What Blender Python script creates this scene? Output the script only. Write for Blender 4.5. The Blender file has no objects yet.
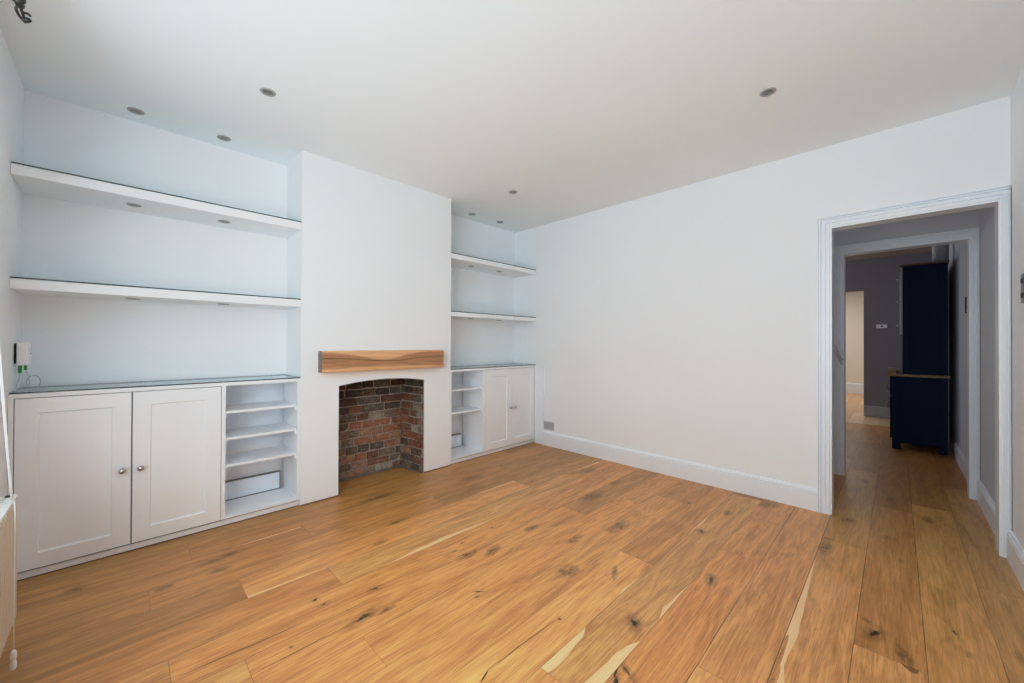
import bpy, bmesh, math, random
from mathutils import Vector, Matrix, noise
random.seed(7)
scene = bpy.context.scene
COL = scene.collection
PI = math.pi

# ------------------------------------------------------------------ helpers
class MB:
    """collects shapes; build() links them as ONE mesh object"""
    def __init__(s): s.v=[]; s.f=[]; s.m=[]; s.sm=[]
    def add(s, vs, fs, mi=0, smooth=False):
        o=len(s.v); s.v+= [tuple(v) for v in vs]
        for f in fs: s.f.append([i+o for i in f]); s.m.append(mi); s.sm.append(smooth)
        return s
    def box(s, x0,x1,y0,y1,z0,z1, mi=0):
        vs=[(x0,y0,z0),(x1,y0,z0),(x1,y1,z0),(x0,y1,z0),(x0,y0,z1),(x1,y0,z1),(x1,y1,z1),(x0,y1,z1)]
        return s.add(vs,[(0,3,2,1),(4,5,6,7),(0,1,5,4),(1,2,6,5),(2,3,7,6),(3,0,4,7)],mi)
    def prism(s, prof, axis, a0, a1, mi=0, smooth=False):
        """extrude a 2D polygon (two remaining axes in x,y,z order) along axis from a0 to a1"""
        n=len(prof)
        def P(p,a):
            q=list(p); q.insert(axis,a); return tuple(q)
        vs=[P(p,a0) for p in prof]+[P(p,a1) for p in prof]
        fs=[[i,(i+1)%n,(i+1)%n+n,i+n] for i in range(n)]
        s.add(vs,fs,mi,smooth)
        o=len(s.v)-2*n
        s.f.append([o+i for i in range(n)][::-1]); s.m.append(mi); s.sm.append(False)
        s.f.append([o+n+i for i in range(n)]); s.m.append(mi); s.sm.append(False)
        return s
    def tube(s, pts, r, n=10, mi=0):
        pts=[Vector(p) for p in pts]
        rs=r if isinstance(r,(list,tuple)) else [r]*len(pts)
        vs=[]; 
        t0=(pts[1]-pts[0]).normalized()
        up=Vector((0,0,1)) if abs(t0.z)<.9 else Vector((1,0,0))
        nrm=t0.cross(up).normalized()
        for i,p in enumerate(pts):
            a=pts[max(0,i-1)]; b=pts[min(len(pts)-1,i+1)]
            t=(b-a).normalized()
            nrm=(nrm-t*nrm.dot(t)).normalized(); bn=t.cross(nrm)
            for k in range(n):
                an=2*PI*k/n; vs.append(p+(nrm*math.cos(an)+bn*math.sin(an))*rs[i])
        fs=[]
        for i in range(len(pts)-1):
            for k in range(n):
                fs.append((i*n+k,i*n+(k+1)%n,(i+1)*n+(k+1)%n,(i+1)*n+k))
        fs.append(tuple(range(n))[::-1]); fs.append(tuple((len(pts)-1)*n+k for k in range(n)))
        return s.add(vs,fs,mi,True)
    def lathe(s, prof, c, axis='z', n=24, mi=0, close=True):
        """prof: list of (r,h)"""
        vs=[]
        for r,h in prof:
            for k in range(n):
                a=2*PI*k/n; u,v=r*math.cos(a),r*math.sin(a)
                if axis=='z': p=(c[0]+u,c[1]+v,c[2]+h)
                elif axis=='y': p=(c[0]+u,c[1]+h,c[2]+v)
                else: p=(c[0]+h,c[1]+u,c[2]+v)
                vs.append(p)
        fs=[]
        for i in range(len(prof)-1):
            for k in range(n): fs.append((i*n+k,i*n+(k+1)%n,(i+1)*n+(k+1)%n,(i+1)*n+k))
        if close:
            fs.append(tuple(range(n))); fs.append(tuple((len(prof)-1)*n+k for k in range(n)))
        return s.add(vs,fs,mi,True)
    def build(s, name, mats, parent=None, bevel=0, loc=None):
        me=bpy.data.meshes.new(name)
        vs=s.v
        if parent is not None or loc is not None:
            L=Vector(loc) if loc is not None else world_loc(parent)
            vs=[tuple(Vector(v)-L) for v in s.v]
        me.from_pydata(vs,[],s.f)
        if not isinstance(mats,(list,tuple)): mats=[mats]
        for m in mats: me.materials.append(m)
        for p,mi,sm in zip(me.polygons,s.m,s.sm): p.material_index=mi; p.use_smooth=sm
        bm=bmesh.new(); bm.from_mesh(me); bmesh.ops.recalc_face_normals(bm,faces=bm.faces); bm.to_mesh(me); bm.free()
        o=bpy.data.objects.new(name,me); COL.objects.link(o)
        if loc is not None and parent is None: o.location=loc
        if parent is not None:
            o.parent=parent
        if bevel:
            b=o.modifiers.new('bevel','BEVEL'); b.width=bevel; b.segments=2; b.limit_method='ANGLE'; b.angle_limit=.7
        return o
def world_loc(o):
    L=Vector((0,0,0))
    while o is not None: L=L+o.location; o=o.parent
    return L
def tag(o,label=None,cat=None,group=None,kind=None):
    if label: o['label']=label
    if cat: o['category']=cat
    if group: o['group']=group
    if kind: o['kind']=kind
    return o
def thing(name,loc,label,cat,group=None):
    o=bpy.data.objects.new(name,None); o.empty_display_size=.05; COL.objects.link(o); o.location=loc
    return tag(o,label,cat,group)
def struct(o): o['kind']='structure'; return o
def copy_tree(root, loc):
    r=root.copy(); COL.objects.link(r); r.location=loc
    for ch in list(root.children):
        c=ch.copy(); COL.objects.link(c); c.parent=r
    return r

# ------------------------------------------------------------------ materials
def lin(c):
    return tuple(((x/255)/12.92 if x/255<=.04045 else ((x/255+.055)/1.055)**2.4) for x in c)
class NT:
    def __init__(s,name):
        s.mat=bpy.data.materials.new(name); s.mat.use_nodes=True; s.t=s.mat.node_tree
        s.b=s.t.nodes['Principled BSDF']; s.out=s.t.nodes['Material Output']
    def n(s,typ,**kw):
        nd=s.t.nodes.new(typ)
        for k,v in kw.items(): setattr(nd,k,v)
        return nd
    def l(s,a,b): s.t.links.new(a,b)
    def val(s,sock,v):
        if hasattr(v,'links') or hasattr(v,'is_output'): s.l(v,sock)
        else: sock.default_value=v
    def math(s,op,a,b=0.0,c=None,clamp=False):
        nd=s.n('ShaderNodeMath',operation=op,use_clamp=clamp); s.val(nd.inputs[0],a); s.val(nd.inputs[1],b)
        if c is not None: s.val(nd.inputs[2],c)
        return nd.outputs[0]
    def mix(s,f,a,b,mode='MIX'):
        nd=s.n('ShaderNodeMix',data_type='RGBA',blend_type=mode); s.val(nd.inputs[0],f)
        s.val(nd.inputs[6],a if not isinstance(a,tuple) else (*a[:3],1)); s.val(nd.inputs[7],b if not isinstance(b,tuple) else (*b[:3],1))
        return nd.outputs[2]
    def noise(s,vec,scale,detail=3,rough=.5,dist=0):
        nd=s.n('ShaderNodeTexNoise'); s.l(vec,nd.inputs['Vector']); nd.inputs['Scale'].default_value=scale
        nd.inputs['Detail'].default_value=detail; nd.inputs['Roughness'].default_value=rough; nd.inputs['Distortion'].default_value=dist
        return nd.outputs['Fac']
    def ramp(s,f,stops):
        nd=s.n('ShaderNodeValToRGB'); s.l(f,nd.inputs[0]); e=nd.color_ramp.elements
        e[0].position=stops[0][0]; e[0].color=(*stops[0][1],1); e[1].position=stops[-1][0]; e[1].color=(*stops[-1][1],1)
        for p,c in stops[1:-1]:
            x=e.new(p); x.color=(*c,1)
        return nd.outputs[0]
    def maprange(s,f,a,b,c=0.,d=1.):
        nd=s.n('ShaderNodeMapRange'); s.l(f,nd.inputs[0])
        for i,v in enumerate((a,b,c,d)): nd.inputs[i+1].default_value=v
        return nd.outputs[0]
    def bump(s,h,dist=.001,strength=1.):
        nd=s.n('ShaderNodeBump'); nd.inputs['Distance'].default_value=dist; nd.inputs['Strength'].default_value=strength
        s.l(h,nd.inputs['Height']); s.l(nd.outputs[0],s.b.inputs['Normal'])
    def obj(s): return s.n('ShaderNodeTexCoord').outputs['Object']
    def attr(s,name): 
        a=s.n('ShaderNodeAttribute',attribute_name=name); return a
def plain(name,rgb,rough=.5,metal=0,var=.03,scale=6,bump=0,bscale=300,spec=.5):
    """painted / plain material with faint procedural mottling"""
    m=NT(name); c=lin(rgb); v=m.obj(); f=m.noise(v,scale,3)
    a=tuple(x*(1-var) for x in c); b=tuple(min(1,x*(1+var)) for x in c)
    m.l(m.mix(m.maprange(f,.3,.7),a,b),m.b.inputs['Base Color'])
    m.b.inputs['Roughness'].default_value=rough; m.b.inputs['Metallic'].default_value=metal
    m.b.inputs['Specular IOR Level'].default_value=spec
    if bump: m.bump(m.noise(v,bscale,2),bump,.5)
    return m.mat
M={}
M['wall']=plain('wall_paint',(241,243,246),.75,0,.012,1.2,.0006,120)
M['ceiling']=plain('ceiling_paint',(242,247,250),.85,0,.01,1.0)
M['trim']=plain('gloss_trim',(238,243,249),.32,0,.01,3)
M['cab']=plain('cabinet_paint',(241,243,246),.38,0,.012,3,.0002,90)
M['cabin']=plain('cabinet_interior',(240,240,240),.5,0,.02,3)
M['edge']=plain('glass_edge',(26,42,40),.12,0,.05,20)
M['nickel']=plain('nickel',(196,196,196),.18,1,.02,30)
M['chrome']=plain('brushed_chrome',(150,150,150),.35,1,.04,60)
M['lightring']=plain('spot_rim',(178,178,176),.35,0,.03,60)
M['lampglass']=plain('lamp_face',(120,120,118),.4,0,.15,80)
M['lampdark']=plain('lamp_recess',(70,70,70),.5,.3,.1,80)
M['radiator']=plain('radiator_enamel',(222,212,192),.35,0,.02,5)
M['radtop']=plain('radiator_white',(240,241,238),.35,0,.01,5)
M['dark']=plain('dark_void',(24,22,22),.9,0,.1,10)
M['cord']=plain('white_cord',(244,245,246),.6,0,.02,60)
M['iron']=plain('dark_pewter',(74,72,72),.38,.85,.25,60)
M['green']=plain('green_plastic',(40,140,60),.4,0,.05,40)
M['vent']=plain('vent_grey',(196,196,200),.45,0,.02,40)
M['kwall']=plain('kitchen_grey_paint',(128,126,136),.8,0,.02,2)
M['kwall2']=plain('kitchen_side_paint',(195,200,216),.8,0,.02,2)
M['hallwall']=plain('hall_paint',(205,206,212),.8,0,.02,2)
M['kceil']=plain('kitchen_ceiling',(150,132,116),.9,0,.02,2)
M['navy']=plain('navy_paint',(14,28,54),.6,0,.05,6,spec=.12)
M['navydark']=plain('navy_shadow_paint',(12,20,34),.5,0,.05,6)
M['cream']=plain('cream_paint',(238,233,220),.8,0,.015,2)
M['steel']=plain('steel_plate',(150,148,146),.3,.9,.05,50)
M['greytrim']=plain('grey_trim',(170,170,176),.5,0,.02,8)
M['stripgrey']=plain('grey_beading',(120,112,106),.6,0,.1,30)
M['stripwood']=plain('beading_wood',(140,98,64),.5,0,.2,30)

def mk_glass():
    m=NT('clear_glass'); t=m.t
    tr=m.n('ShaderNodeBsdfTransparent'); tr.inputs[0].default_value=(.95,.985,.975,1)
    gl=m.n('ShaderNodeBsdfGlossy'); gl.inputs['Roughness'].default_value=.02
    fr=m.n('ShaderNodeFresnel'); fr.inputs[0].default_value=1.5
    nz=m.noise(m.obj(),3,1); gg=m.n('ShaderNodeNewGeometry'); k=m.math('MULTIPLY',m.math('MULTIPLY',fr.outputs[0],m.maprange(nz,0,1,.95,1.05)),m.math('SUBTRACT',1.,gg.outputs['Backfacing']),clamp=True)
    mx=m.n('ShaderNodeMixShader'); m.l(k,mx.inputs[0]); m.l(tr.outputs[0],mx.inputs[1]); m.l(gl.outputs[0],mx.inputs[2])
    m.l(mx.outputs[0],m.out.inputs[0]); return m.mat
M['glass']=mk_glass()

def mk_floor():
    m=NT('oak_planks'); g=m.n('ShaderNodeNewGeometry')
    tc=m.obj(); sep=m.n('ShaderNodeSeparateXYZ'); m.l(tc,sep.inputs[0])
    seed=m.attr('seed').outputs['Fac']; tone=m.attr('tone').outputs['Color']
    knot=m.attr('knot').outputs['Fac']; sap=m.attr('sap').outputs['Fac']; dk=m.attr('halo').outputs['Fac']
    def vec(sx,sy):
        c=m.n('ShaderNodeCombineXYZ')
        m.l(m.math('MULTIPLY_ADD',seed,17.3,m.math('MULTIPLY',sep.outputs[0],sx)),c.inputs[0])
        m.l(m.math('MULTIPLY_ADD',seed,5.1,m.math('MULTIPLY',sep.outputs[1],sy)),c.inputs[1])
        m.l(m.math('MULTIPLY',seed,3.7),c.inputs[2]); return c.outputs[0]
    broad=m.noise(vec(1.0,9),1.8,6,.6,.9)
    rings=m.math('SINE',m.math('MULTIPLY',m.noise(vec(.9,6),1.3,2,.5,.5),52.))
    fine=m.noise(vec(5,170),1.,4,.65,.2)
    pores=m.noise(vec(14,420),1.,2,.5)
    fleck=m.noise(vec(16,60),1.4,2,.5,1.6)
    f=m.math('ADD',m.math('MULTIPLY',broad,.62),m.math('MULTIPLY',fine,.62))
    f=m.math('ADD',f,m.math('MULTIPLY',rings,.045))
    f=m.maprange(f,.24,1.0)
    col=m.ramp(f,[(0,lin((144,92,48))),(.35,lin((202,149,86))),(.65,lin((230,182,114))),(1,lin((248,208,150)))])
    pm=m.maprange(pores,.60,.72); col=m.mix(m.math('MULTIPLY',pm,.45),col,lin((110,66,34)))
    fm=m.maprange(fleck,.68,.76); col=m.mix(m.math('MULTIPLY',fm,.34),col,lin((224,180,128)))
    # darker smoky streaks
    sm=m.maprange(m.noise(vec(.8,11),1.2,3,.5,.4),.60,.78); col=m.mix(m.math('MULTIPLY',sm,.2),col,lin((112,72,44)))
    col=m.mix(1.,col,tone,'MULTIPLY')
    sapc=m.mix(m.maprange(fine,.3,.7),lin((246,204,150)),lin((252,218,172)))
    col=m.mix(m.math('MULTIPLY',sap,.9),col,sapc)
    hn=m.noise(vec(30,70),1.,3,.6)
    hf=m.math('MULTIPLY',dk,m.maprange(hn,.25,.6),clamp=True); col=m.mix(m.math('MULTIPLY',hf,.8),col,lin((112,66,34)))
    kn=m.noise(tc,110,4,.65)
    kf=m.maprange(m.math('ADD',knot,m.math('MULTIPLY',m.math('SUBTRACT',kn,.5),1.7)),.42,.85); col=m.mix(kf,col,lin((40,24,14)))
    # seams
    uv=m.n('ShaderNodeUVMap',uv_map='plank'); su=m.n('ShaderNodeSeparateXYZ'); m.l(uv.outputs[0],su.inputs[0])
    gap=m.attr('gap').outputs['Fac']
    ln=m.attr('plen').outputs['Fac']
    ey=su.outputs[1]; ey2=m.math('SUBTRACT',.2035,su.outputs[1]); ex=su.outputs[0]; ex2=m.math('SUBTRACT',ln,su.outputs[0])
    wob=m.maprange(m.noise(tc,3.,2),.35,.65,.2,1.)
    w=m.math('MULTIPLY',gap,m.math('MULTIPLY',wob,.0032))
    e1=m.math('LESS_THAN',ey,w); e2=m.math('LESS_THAN',ey2,.0006); e3=m.math('LESS_THAN',m.math('MINIMUM',ex,ex2),.0008)
    e=m.math('MAXIMUM',e1,m.math('MULTIPLY',m.math('MAXIMUM',e2,e3),.6))
    col=m.mix(m.math('MULTIPLY',e,.85),col,lin((44,28,18)))
    m.l(col,m.b.inputs['Base Color'])
    m.l(m.maprange(fine,.2,.8,.30,.46),m.b.inputs['Roughness'])
    m.b.inputs['Specular IOR Level'].default_value=.5
    h=m.math('SUBTRACT',m.math('MULTIPLY',m.math('ADD',fine,pores),.12),m.math('MAXIMUM',e,m.math('MULTIPLY',kf,.6)))
    m.bump(h,.0012,.6)
    return m.mat
M['floor']=mk_floor()

def mk_brick(name):
    m=NT(name); v=m.obj(); c=m.attr('tone').outputs['Color']
    n1=m.noise(v,38,5,.65); n2=m.noise(v,9,3,.5); n3=m.noise(v,150,3,.6)
    col=m.mix(m.maprange(n1,.35,.72),m.mix(1.,c,(.55,.5,.48),'MULTIPLY'),m.mix(1.,c,(1.25,1.2,1.15),'MULTIPLY'))
    soot=m.attr('soot').outputs['Fac']
    s=m.math('MULTIPLY',m.math('ADD',soot,m.math('MULTIPLY',m.math('SUBTRACT',n2,.5),.9)),1.,clamp=True)
    col=m.mix(m.math('MULTIPLY',s,.86),col,lin((30,25,23)))
    lime=m.maprange(m.noise(v,26,5,.7),.53,.70); lime=m.math('MULTIPLY',lime,m.math('SUBTRACT',1.,s,clamp=True)); col=m.mix(m.math('MULTIPLY',lime,.6),col,lin((186,170,158)))
    m.l(col,m.b.inputs['Base Color']); m.b.inputs['Roughness'].default_value=.9
    m.bump(m.math('ADD',n1,m.math('MULTIPLY',n3,.5)),.006,.9)
    return m.mat
M['brick']=mk_brick('soot_stained_brick')
M['mortar']=plain('mortar',(178,160,146),.95,0,.3,40,.003,160)

def mk_mantel():
    m=NT('mantel_oak'); v=m.obj(); sep=m.n('ShaderNodeSeparateXYZ'); m.l(v,sep.inputs[0])
    h=m.attr('heart').outputs['Fac']; d=m.attr('dline').outputs['Fac']
    c=m.n('ShaderNodeCombineXYZ'); m.l(m.math('MULTIPLY',sep.outputs[0],4.),c.inputs[0]); m.l(m.math('MULTIPLY',sep.outputs[1],60.),c.inputs[1]); m.l(m.math('MULTIPLY',sep.outputs[2],95.),c.inputs[2])
    g=m.noise(c.outputs[0],1.,5,.6,.4)
    light=m.mix(m.maprange(g,.3,.7),lin((214,170,124)),lin((238,198,150)))
    heart=m.mix(m.maprange(g,.3,.7),lin((150,102,66)),lin((196,142,96)))
    col=m.mix(h,light,heart); col=m.mix(m.math('MULTIPLY',d,.8),col,lin((74,44,26)))
    e=m.attr('endg').outputs['Fac']; n=m.noise(v,60,4)
    col=m.mix(e,col,m.mix(m.maprange(n,.3,.7),lin((104,90,80)),lin((160,144,130))))
    m.l(col,m.b.inputs['Base Color']); m.b.inputs['Roughness'].default_value=.55
    m.bump(g,.002,.6); return m.mat
M['mantel']=mk_mantel()

def mk_wood(name,a,b,sx,sy,sz,rough=.5):
    m=NT(name); mp=m.n('ShaderNodeMapping'); m.l(m.obj(),mp.inputs[0]); mp.inputs['Scale'].default_value=(sx,sy,sz)
    g=m.noise(mp.outputs[0],1.,5,.6,.5); m.l(m.mix(m.maprange(g,.3,.7),lin(a),lin(b)),m.b.inputs['Base Color'])
    m.b.inputs['Roughness'].default_value=rough; return m.mat
M['oaktop']=mk_wood('worktop_oak',(120,92,62),(160,128,90),4,40,40)
M['cornice']=mk_wood('cornice_wood',(84,56,42),(110,78,58),4,40,40)
def mk_tile():
    m=NT('pale_floor'); br=m.n('ShaderNodeTexBrick'); m.l(m.obj(),br.inputs[0]); br.inputs['Scale'].default_value=1.
    br.inputs['Brick Width'].default_value=1.4; br.inputs['Row Height'].default_value=.18; br.inputs['Mortar Size'].default_value=.002
    br.inputs['Color1'].default_value=(*lin((222,190,148)),1); br.inputs['Color2'].default_value=(*lin((202,168,126)),1); br.inputs['Mortar'].default_value=(*lin((120,90,60)),1)
    m.l(br.outputs[0],m.b.inputs['Base Color']); m.b.inputs['Roughness'].default_value=.4; return m.mat
M['pale']=mk_tile()

# ------------------------------------------------------------------ key dimensions (metres)
XL,XB=-.394,3.5387           # window wall / back wall
YR,YK=-.46,3.468             # right wall / fireplace wall (alcove backs)
YC=3.105                     # front of alcove joinery
YB=3.10                      # face of the chimney breast
XA,XE=.927,2.271             # breast
H=2.614
D0,D1=-.415,.322             # doorway clear opening
ZD=2.022

# ------------------------------------------------------------------ floor
P0,PW=-.285,.2035
def build_floor():
    me=bpy.data.meshes.new('floor'); V=[];F=[];UV=[];tone=[];seed=[];gap=[];plen=[];knot=[];sap=[];halo=[]
    planks={}
    known={-1:[1.1,3.0],0:[.3,2.9+1.3],1:[2.075],2:[3.07],3:[1.52,3.9],4:[2.48],5:[1.10,3.46],6:[2.04],7:[.2,3.0],8:[.70,2.75],9:[.335,2.3],10:[.13,2.2],
           11:[.78,2.9],12:[.423,2.42],13:[.098,1.71],14:[.84,2.6],15:[.28,2.15],16:[1.1,3.0],17:[.4,2.2]}
    T={ (1,1):(.86,.70,.60),(1,0):(.97,.88,.82),(2,0):(.93,.80,.70),(2,1):(.86,.76,.66),(3,0):(1.06,.98,.9),(3,1):(.93,.78,.68),
        (4,0):(.98,.78,.64),(4,1):(1.0,.9,.8),(5,1):(.90,.83,.76),(5,0):(1.0,.86,.74),(6,0):(1.12,1.03,.92),(6,1):(.95,.84,.74),
        (0,1):(.90,.80,.66),(-1,1):(.80,.70,.64),(7,1):(.98,.86,.74),(8,1):(1.02,.86,.70),(8,0):(1.0,.86,.72),(9,1):(.98,.84,.68),(10,1):(1.02,.87,.70),
        (11,1):(.97,.93,.86),(11,0):(1.02,.9,.76),(12,1):(1.04,.93,.8),(12,2):(.84,.76,.68),(13,1):(.99,.9,.78),(14,1):(.95,.82,.70),(15,1):(.9,.78,.67),(15,0):(.86,.74,.62)}
    gaps={4:1.0,3:1.0,2:.75,1:.7,0:.65,5:.35,6:.55,7:.3,10:.5,9:.45}
    def quad(x0,x1,y0,y1,z,px0,py0,L,tn,sd,gp,kn=(0,0,0,0),sp=(0,0,0,0)):
        o=len(V); V.extend([(x0,y0,z),(x1,y0,z),(x1,y1,z),(x0,y1,z)]); F.append((o,o+1,o+2,o+3))
        for (x,y) in ((x0,y0),(x1,y0),(x1,y1),(x0,y1)): UV.append((x-px0,y-py0))
        tone.extend([tn]*4); seed.extend([sd]*4); gap.extend([gp]*4); plen.extend([L]*4); knot.extend(kn); sap.extend(sp); halo.extend((0,)*4)
    XEND=7.93
    for k in range(-1,19):
        y0=P0+PW*k; js=sorted(known.get(k,[.5,2.5]))
        j=[-.75-random.random()*.5]+js
        while j[-1]<XEND: j.append(j[-1]+random.choice([1.5,1.9,1.9,2.1]))
        for i in range(len(j)-1):
            a,b=j[i],j[i+1]; r=random.Random(k*31+i*7+3)
            t=T.get((k,i)) 
            if t is None:
                q=.78+.28*r.random(); t=(q,q*(.86+.06*r.random()),q*(.74+.1*r.random()))
            sd=r.random()*9
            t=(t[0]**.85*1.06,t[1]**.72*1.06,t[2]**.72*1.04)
            if k>=13 or (k>=11 and i==0): t=(t[0]*.86,t[1]*.79,t[2]*.74)  # weaker light by the cupboards and radiator end put into plank colour
            elif a>1.9: t=(t[0]*.93,t[1]*.88,t[2]*.86)  # light fall-off towards the back wall, also put into plank colour
            if a>3.3: t=(t[0]*.74,t[1]*.66,t[2]*.58)  # dimness of hall and kitchen painted into the boards
            planks[(k,i)]=(a,b,y0,t,sd)
            x0,x1=max(a,-.6),min(b,XEND)
            if x1<=x0: continue
            yy1=min(y0+PW,3.56)
            if yy1<=y0: continue
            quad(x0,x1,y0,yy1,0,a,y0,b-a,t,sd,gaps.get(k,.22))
    def find(x,y):
        k=math.floor((y-P0)/PW)
        for (kk,i),(a,b,y0,t,sd) in planks.items():
            if kk==k and a<=x<b: return (a,b,y0,t,sd,k)
    zc=[.0003]
    def vert(x,y,p,kn,sp,ha):
        a,b,y0,t,sd,k=p
        V.append((x,y,zc[0])); ATT.append((x-a,y-y0,t,sd,gaps.get(k,.22),b-a,kn,sp,ha))
    def patch(x,y,rx,ry,ang,strength=1.,hal=1.,sd=0):
        """knot: dark eye fading through a brown halo into the grain, cut from the same oak"""
        p=find(x,y)
        if not p: return
        zc[0]+=.00001
        rg=[(0,1,1),(.2,.95,1),(.34,.55,1),(.55,.22,.8),(1.,0,.0)]
        n=18; ca,sa=math.cos(ang),math.sin(ang); r=random.Random(sd)
        ph=[r.random()*6.28 for _ in range(3)]
        loops=[]
        for q,kv,hv in rg:
            L=[]
            for s in range(n):
                th=2*PI*s/n; w=1+.22*math.sin(2*th+ph[0])+.15*math.sin(3*th+ph[1])+.12*math.sin(5*th+ph[2])
                if q==1.: w=1.2
                u,v=rx*2.5*q*w*math.cos(th),ry*2.5*q*w*math.sin(th)
                xx=x+u*ca-v*sa; yy=y+u*sa+v*ca
                yy=min(max(yy,p[2]+.0015),p[2]+PW-.0012); L.append((xx,yy,kv*strength*.9,hv*hal))
            loops.append(L)
        def corner(c): UV.append((c[0]-p[0],c[1]-p[2])); tone.append(p[3]); seed.append(p[4]); gap.append(0.); plen.append(p[1]-p[0]); knot.append(c[2]); halo.append(c[3]); sap.append(0)
        for i in range(len(loops)-1):
            for s in range(n):
                cs=[loops[i][s],loops[i][(s+1)%n],loops[i+1][(s+1)%n],loops[i+1][s]]
                if i==0: cs=[loops[0][0],loops[1][(s+1)%n],loops[1][s]][::-1] ; cs=[loops[0][0],loops[1][s],loops[1][(s+1)%n]]
                o=len(V)
                for c in cs: V.append((c[0],c[1],zc[0])); corner(c)
                F.append(tuple(range(o,o+len(cs))))
    def streak(pts,edge,sgn):
        """sapwood: pts = (x,width) along plank edge y=edge, growing to sgn side"""
        mid=pts[len(pts)//2][0]; p=find(mid,edge+sgn*.01)
        zc[0]+=.00001
        for (xa,wa),(xb,wb) in zip(pts[:-1],pts[1:]):
            N=6
            for s in range(N):
                t0,t1=s/N,(s+1)/N
                x0,x1=xa+(xb-xa)*t0,xa+(xb-xa)*t1
                w0=wa+(wb-wa)*t0; w1=wa+(wb-wa)*t1
                w0*=1+.25*noise.noise(Vector((x0*14,edge*9,0))); w1*=1+.25*noise.noise(Vector((x1*14,edge*9,0)))
                e=edge+sgn*.0015
                cs=[(x0,e),(x1,e),(x1,e+sgn*w1),(x0,e+sgn*w0)]; sv=[1,1,.9,.9]
                if sgn<0: cs=cs[::-1]; sv=sv[::-1]
                o=len(V)
                for c,q in zip(cs,sv):
                    V.append((c[0],c[1],zc[0])); UV.append((c[0]-p[0],c[1]-p[2])); tone.append(p[3]); seed.append(p[4]); gap.append(0.); plen.append(p[1]-p[0]); knot.append(0); halo.append(0); sap.append(q)
                F.append(tuple(range(o,o+4)))
    R=P0
    E_=lambda k: P0+PW*k
    streak([(1.00,.002),(1.25,.03),(1.45,.034),(1.62,.02),(1.78,.001)],E_(11),1)
    streak([(1.86,.001),(2.1,.014),(2.42,.016)],E_(13),1)
    streak([(1.89,.001),(2.2,.016),(2.42,.02),(2.43,.001)],E_(12),1)
    streak([(.45,.001),(.62,.016),(.83,.012)],E_(15)-.008,-1)
    streak([(.425,.018),(.55,.016),(.78,.002)],E_(12),1)
    streak([(1.10,.035),(1.22,.038),(1.33,.026),(1.39,.001)],E_(6),-1)
    streak([(1.1,.05),(1.3,.045),(1.42,.03),(1.48,.001)],E_(5),1)
    streak([(1.66,.001),(1.74,.02),(1.85,.012),(2.0,.001)],E_(5),1)
    streak([(1.68,.001),(1.74,.012),(1.88,.001)],E_(6),1)
    streak([(1.4,.05),(1.64,.045),(1.75,.026),(1.95,.034),(2.3,.022),(2.72,.001)],E_(3),-1)
    streak([(1.6,.001),(1.75,.016),(2.3,.001)],E_(4),-1) if False else None
    streak([(3.0,.001),(3.2,.018),(3.411,.02)],E_(12)-.001,-1)
    streak([(2.55,.001),(2.75,.012),(2.95,.001)],E_(6),-1)
    KN=[ # x,y,rx,ry,angle,strength,halo
     (1.559,.800,.030,.016,.5,1.,.8),(2.122,.671,.026,.013,.2,.9,1.),(2.62,.885,.018,.012,0,.95,.8),(3.025,1.11,.014,.010,0,.9,.5),(3.037,.850,.022,.010,0,.7,1),
     (1.830,1.051,.030,.007,.5,.6,.9),(1.350,1.042,.008,.006,0,.9,.4),(1.887,1.684,.028,.012,0,.75,1),(1.313,.705,.03,.008,1.1,.8,.7),(1.241,.705,.028,.012,.6,1.,.6),
     (1.39,1.728,.032,.014,.1,.7,1.),(1.52,1.659,.03,.012,.3,.7,1.),(1.446,1.85,.012,.006,0,1,.3),(1.361,1.807,.012,.006,0,1,.3),(1.705,1.869,.01,.006,0,.95,.3),
     (1.222,1.432,.026,.005,-.9,1.,.2),(1.19,1.408,.012,.007,0,.95,.3),(.877,1.808,.018,.009,0,.95,.6),(.841,1.629,.02,.008,0,.75,.8),(1.305,2.37,.036,.012,0,.8,1.),
     (.641,1.925,.014,.010,0,1.,.3),(.659,1.865,.012,.007,0,.9,.4),(.392,2.668,.045,.012,.1,.8,1.),(.430,2.682,.022,.010,0,.4,1.),(.752,1.655,.045,.012,.2,.85,1.),
     (.370,2.53,.022,.010,0,.3,1.),(.476,1.694,.008,.005,0,.9,.3),(2.607,1.706,.06,.026,0,.35,1.),(1.96,1.399,.03,.012,0,.25,1.),(3.1,2.068,.05,.02,0,.3,1.),
     (2.197,2.682,.05,.018,0,.3,1.),(1.42,2.86,.07,.016,0,.6,1.),(.152,2.537,.016,.010,0,.3,1.),(-.156,2.821,.02,.012,0,.4,1.),
     (3.422,.694,.04,.03,0,.35,1.),(2.947,.300,.05,.016,0,.5,1.),(2.21,.065,.030,.016,-.3,1.,.9),(2.285,.09,.02,.006,.6,.6,.5),(2.13,-.02,.03,.010,.3,.3,1.),
     (2.452,-.172,.030,.006,.2,.85,.5),(2.38,-.15,.02,.005,-.4,.5,.4),(2.32,-.20,.012,.006,0,.5,.6),(3.509,.237,.03,.018,0,.6,1.),(1.665,.316,.03,.005,0,.7,.4),
     (1.80,.318,.05,.003,0,.7,.2),(3.357,.045,.02,.010,0,.6,.7),(2.44,-.337,.022,.007,0,.5,.5),(3.05,-.02,.012,.006,0,.5,.5),(1.663,1.23,.03,.02,0,.2,1.),
     (3.0,1.72,.03,.012,0,.2,1.),(4.2,.03,.03,.012,0,.5,1.),(3.9,-.15,.03,.012,0,.4,1.),(4.6,.2,.03,.012,0,.4,1.),(2.3,1.3,.05,.02,0,.25,1.),(1.1,2.2,.02,.01,0,.4,.8),(.6,1.2,.03,.01,0,.7,.8)]
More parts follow.
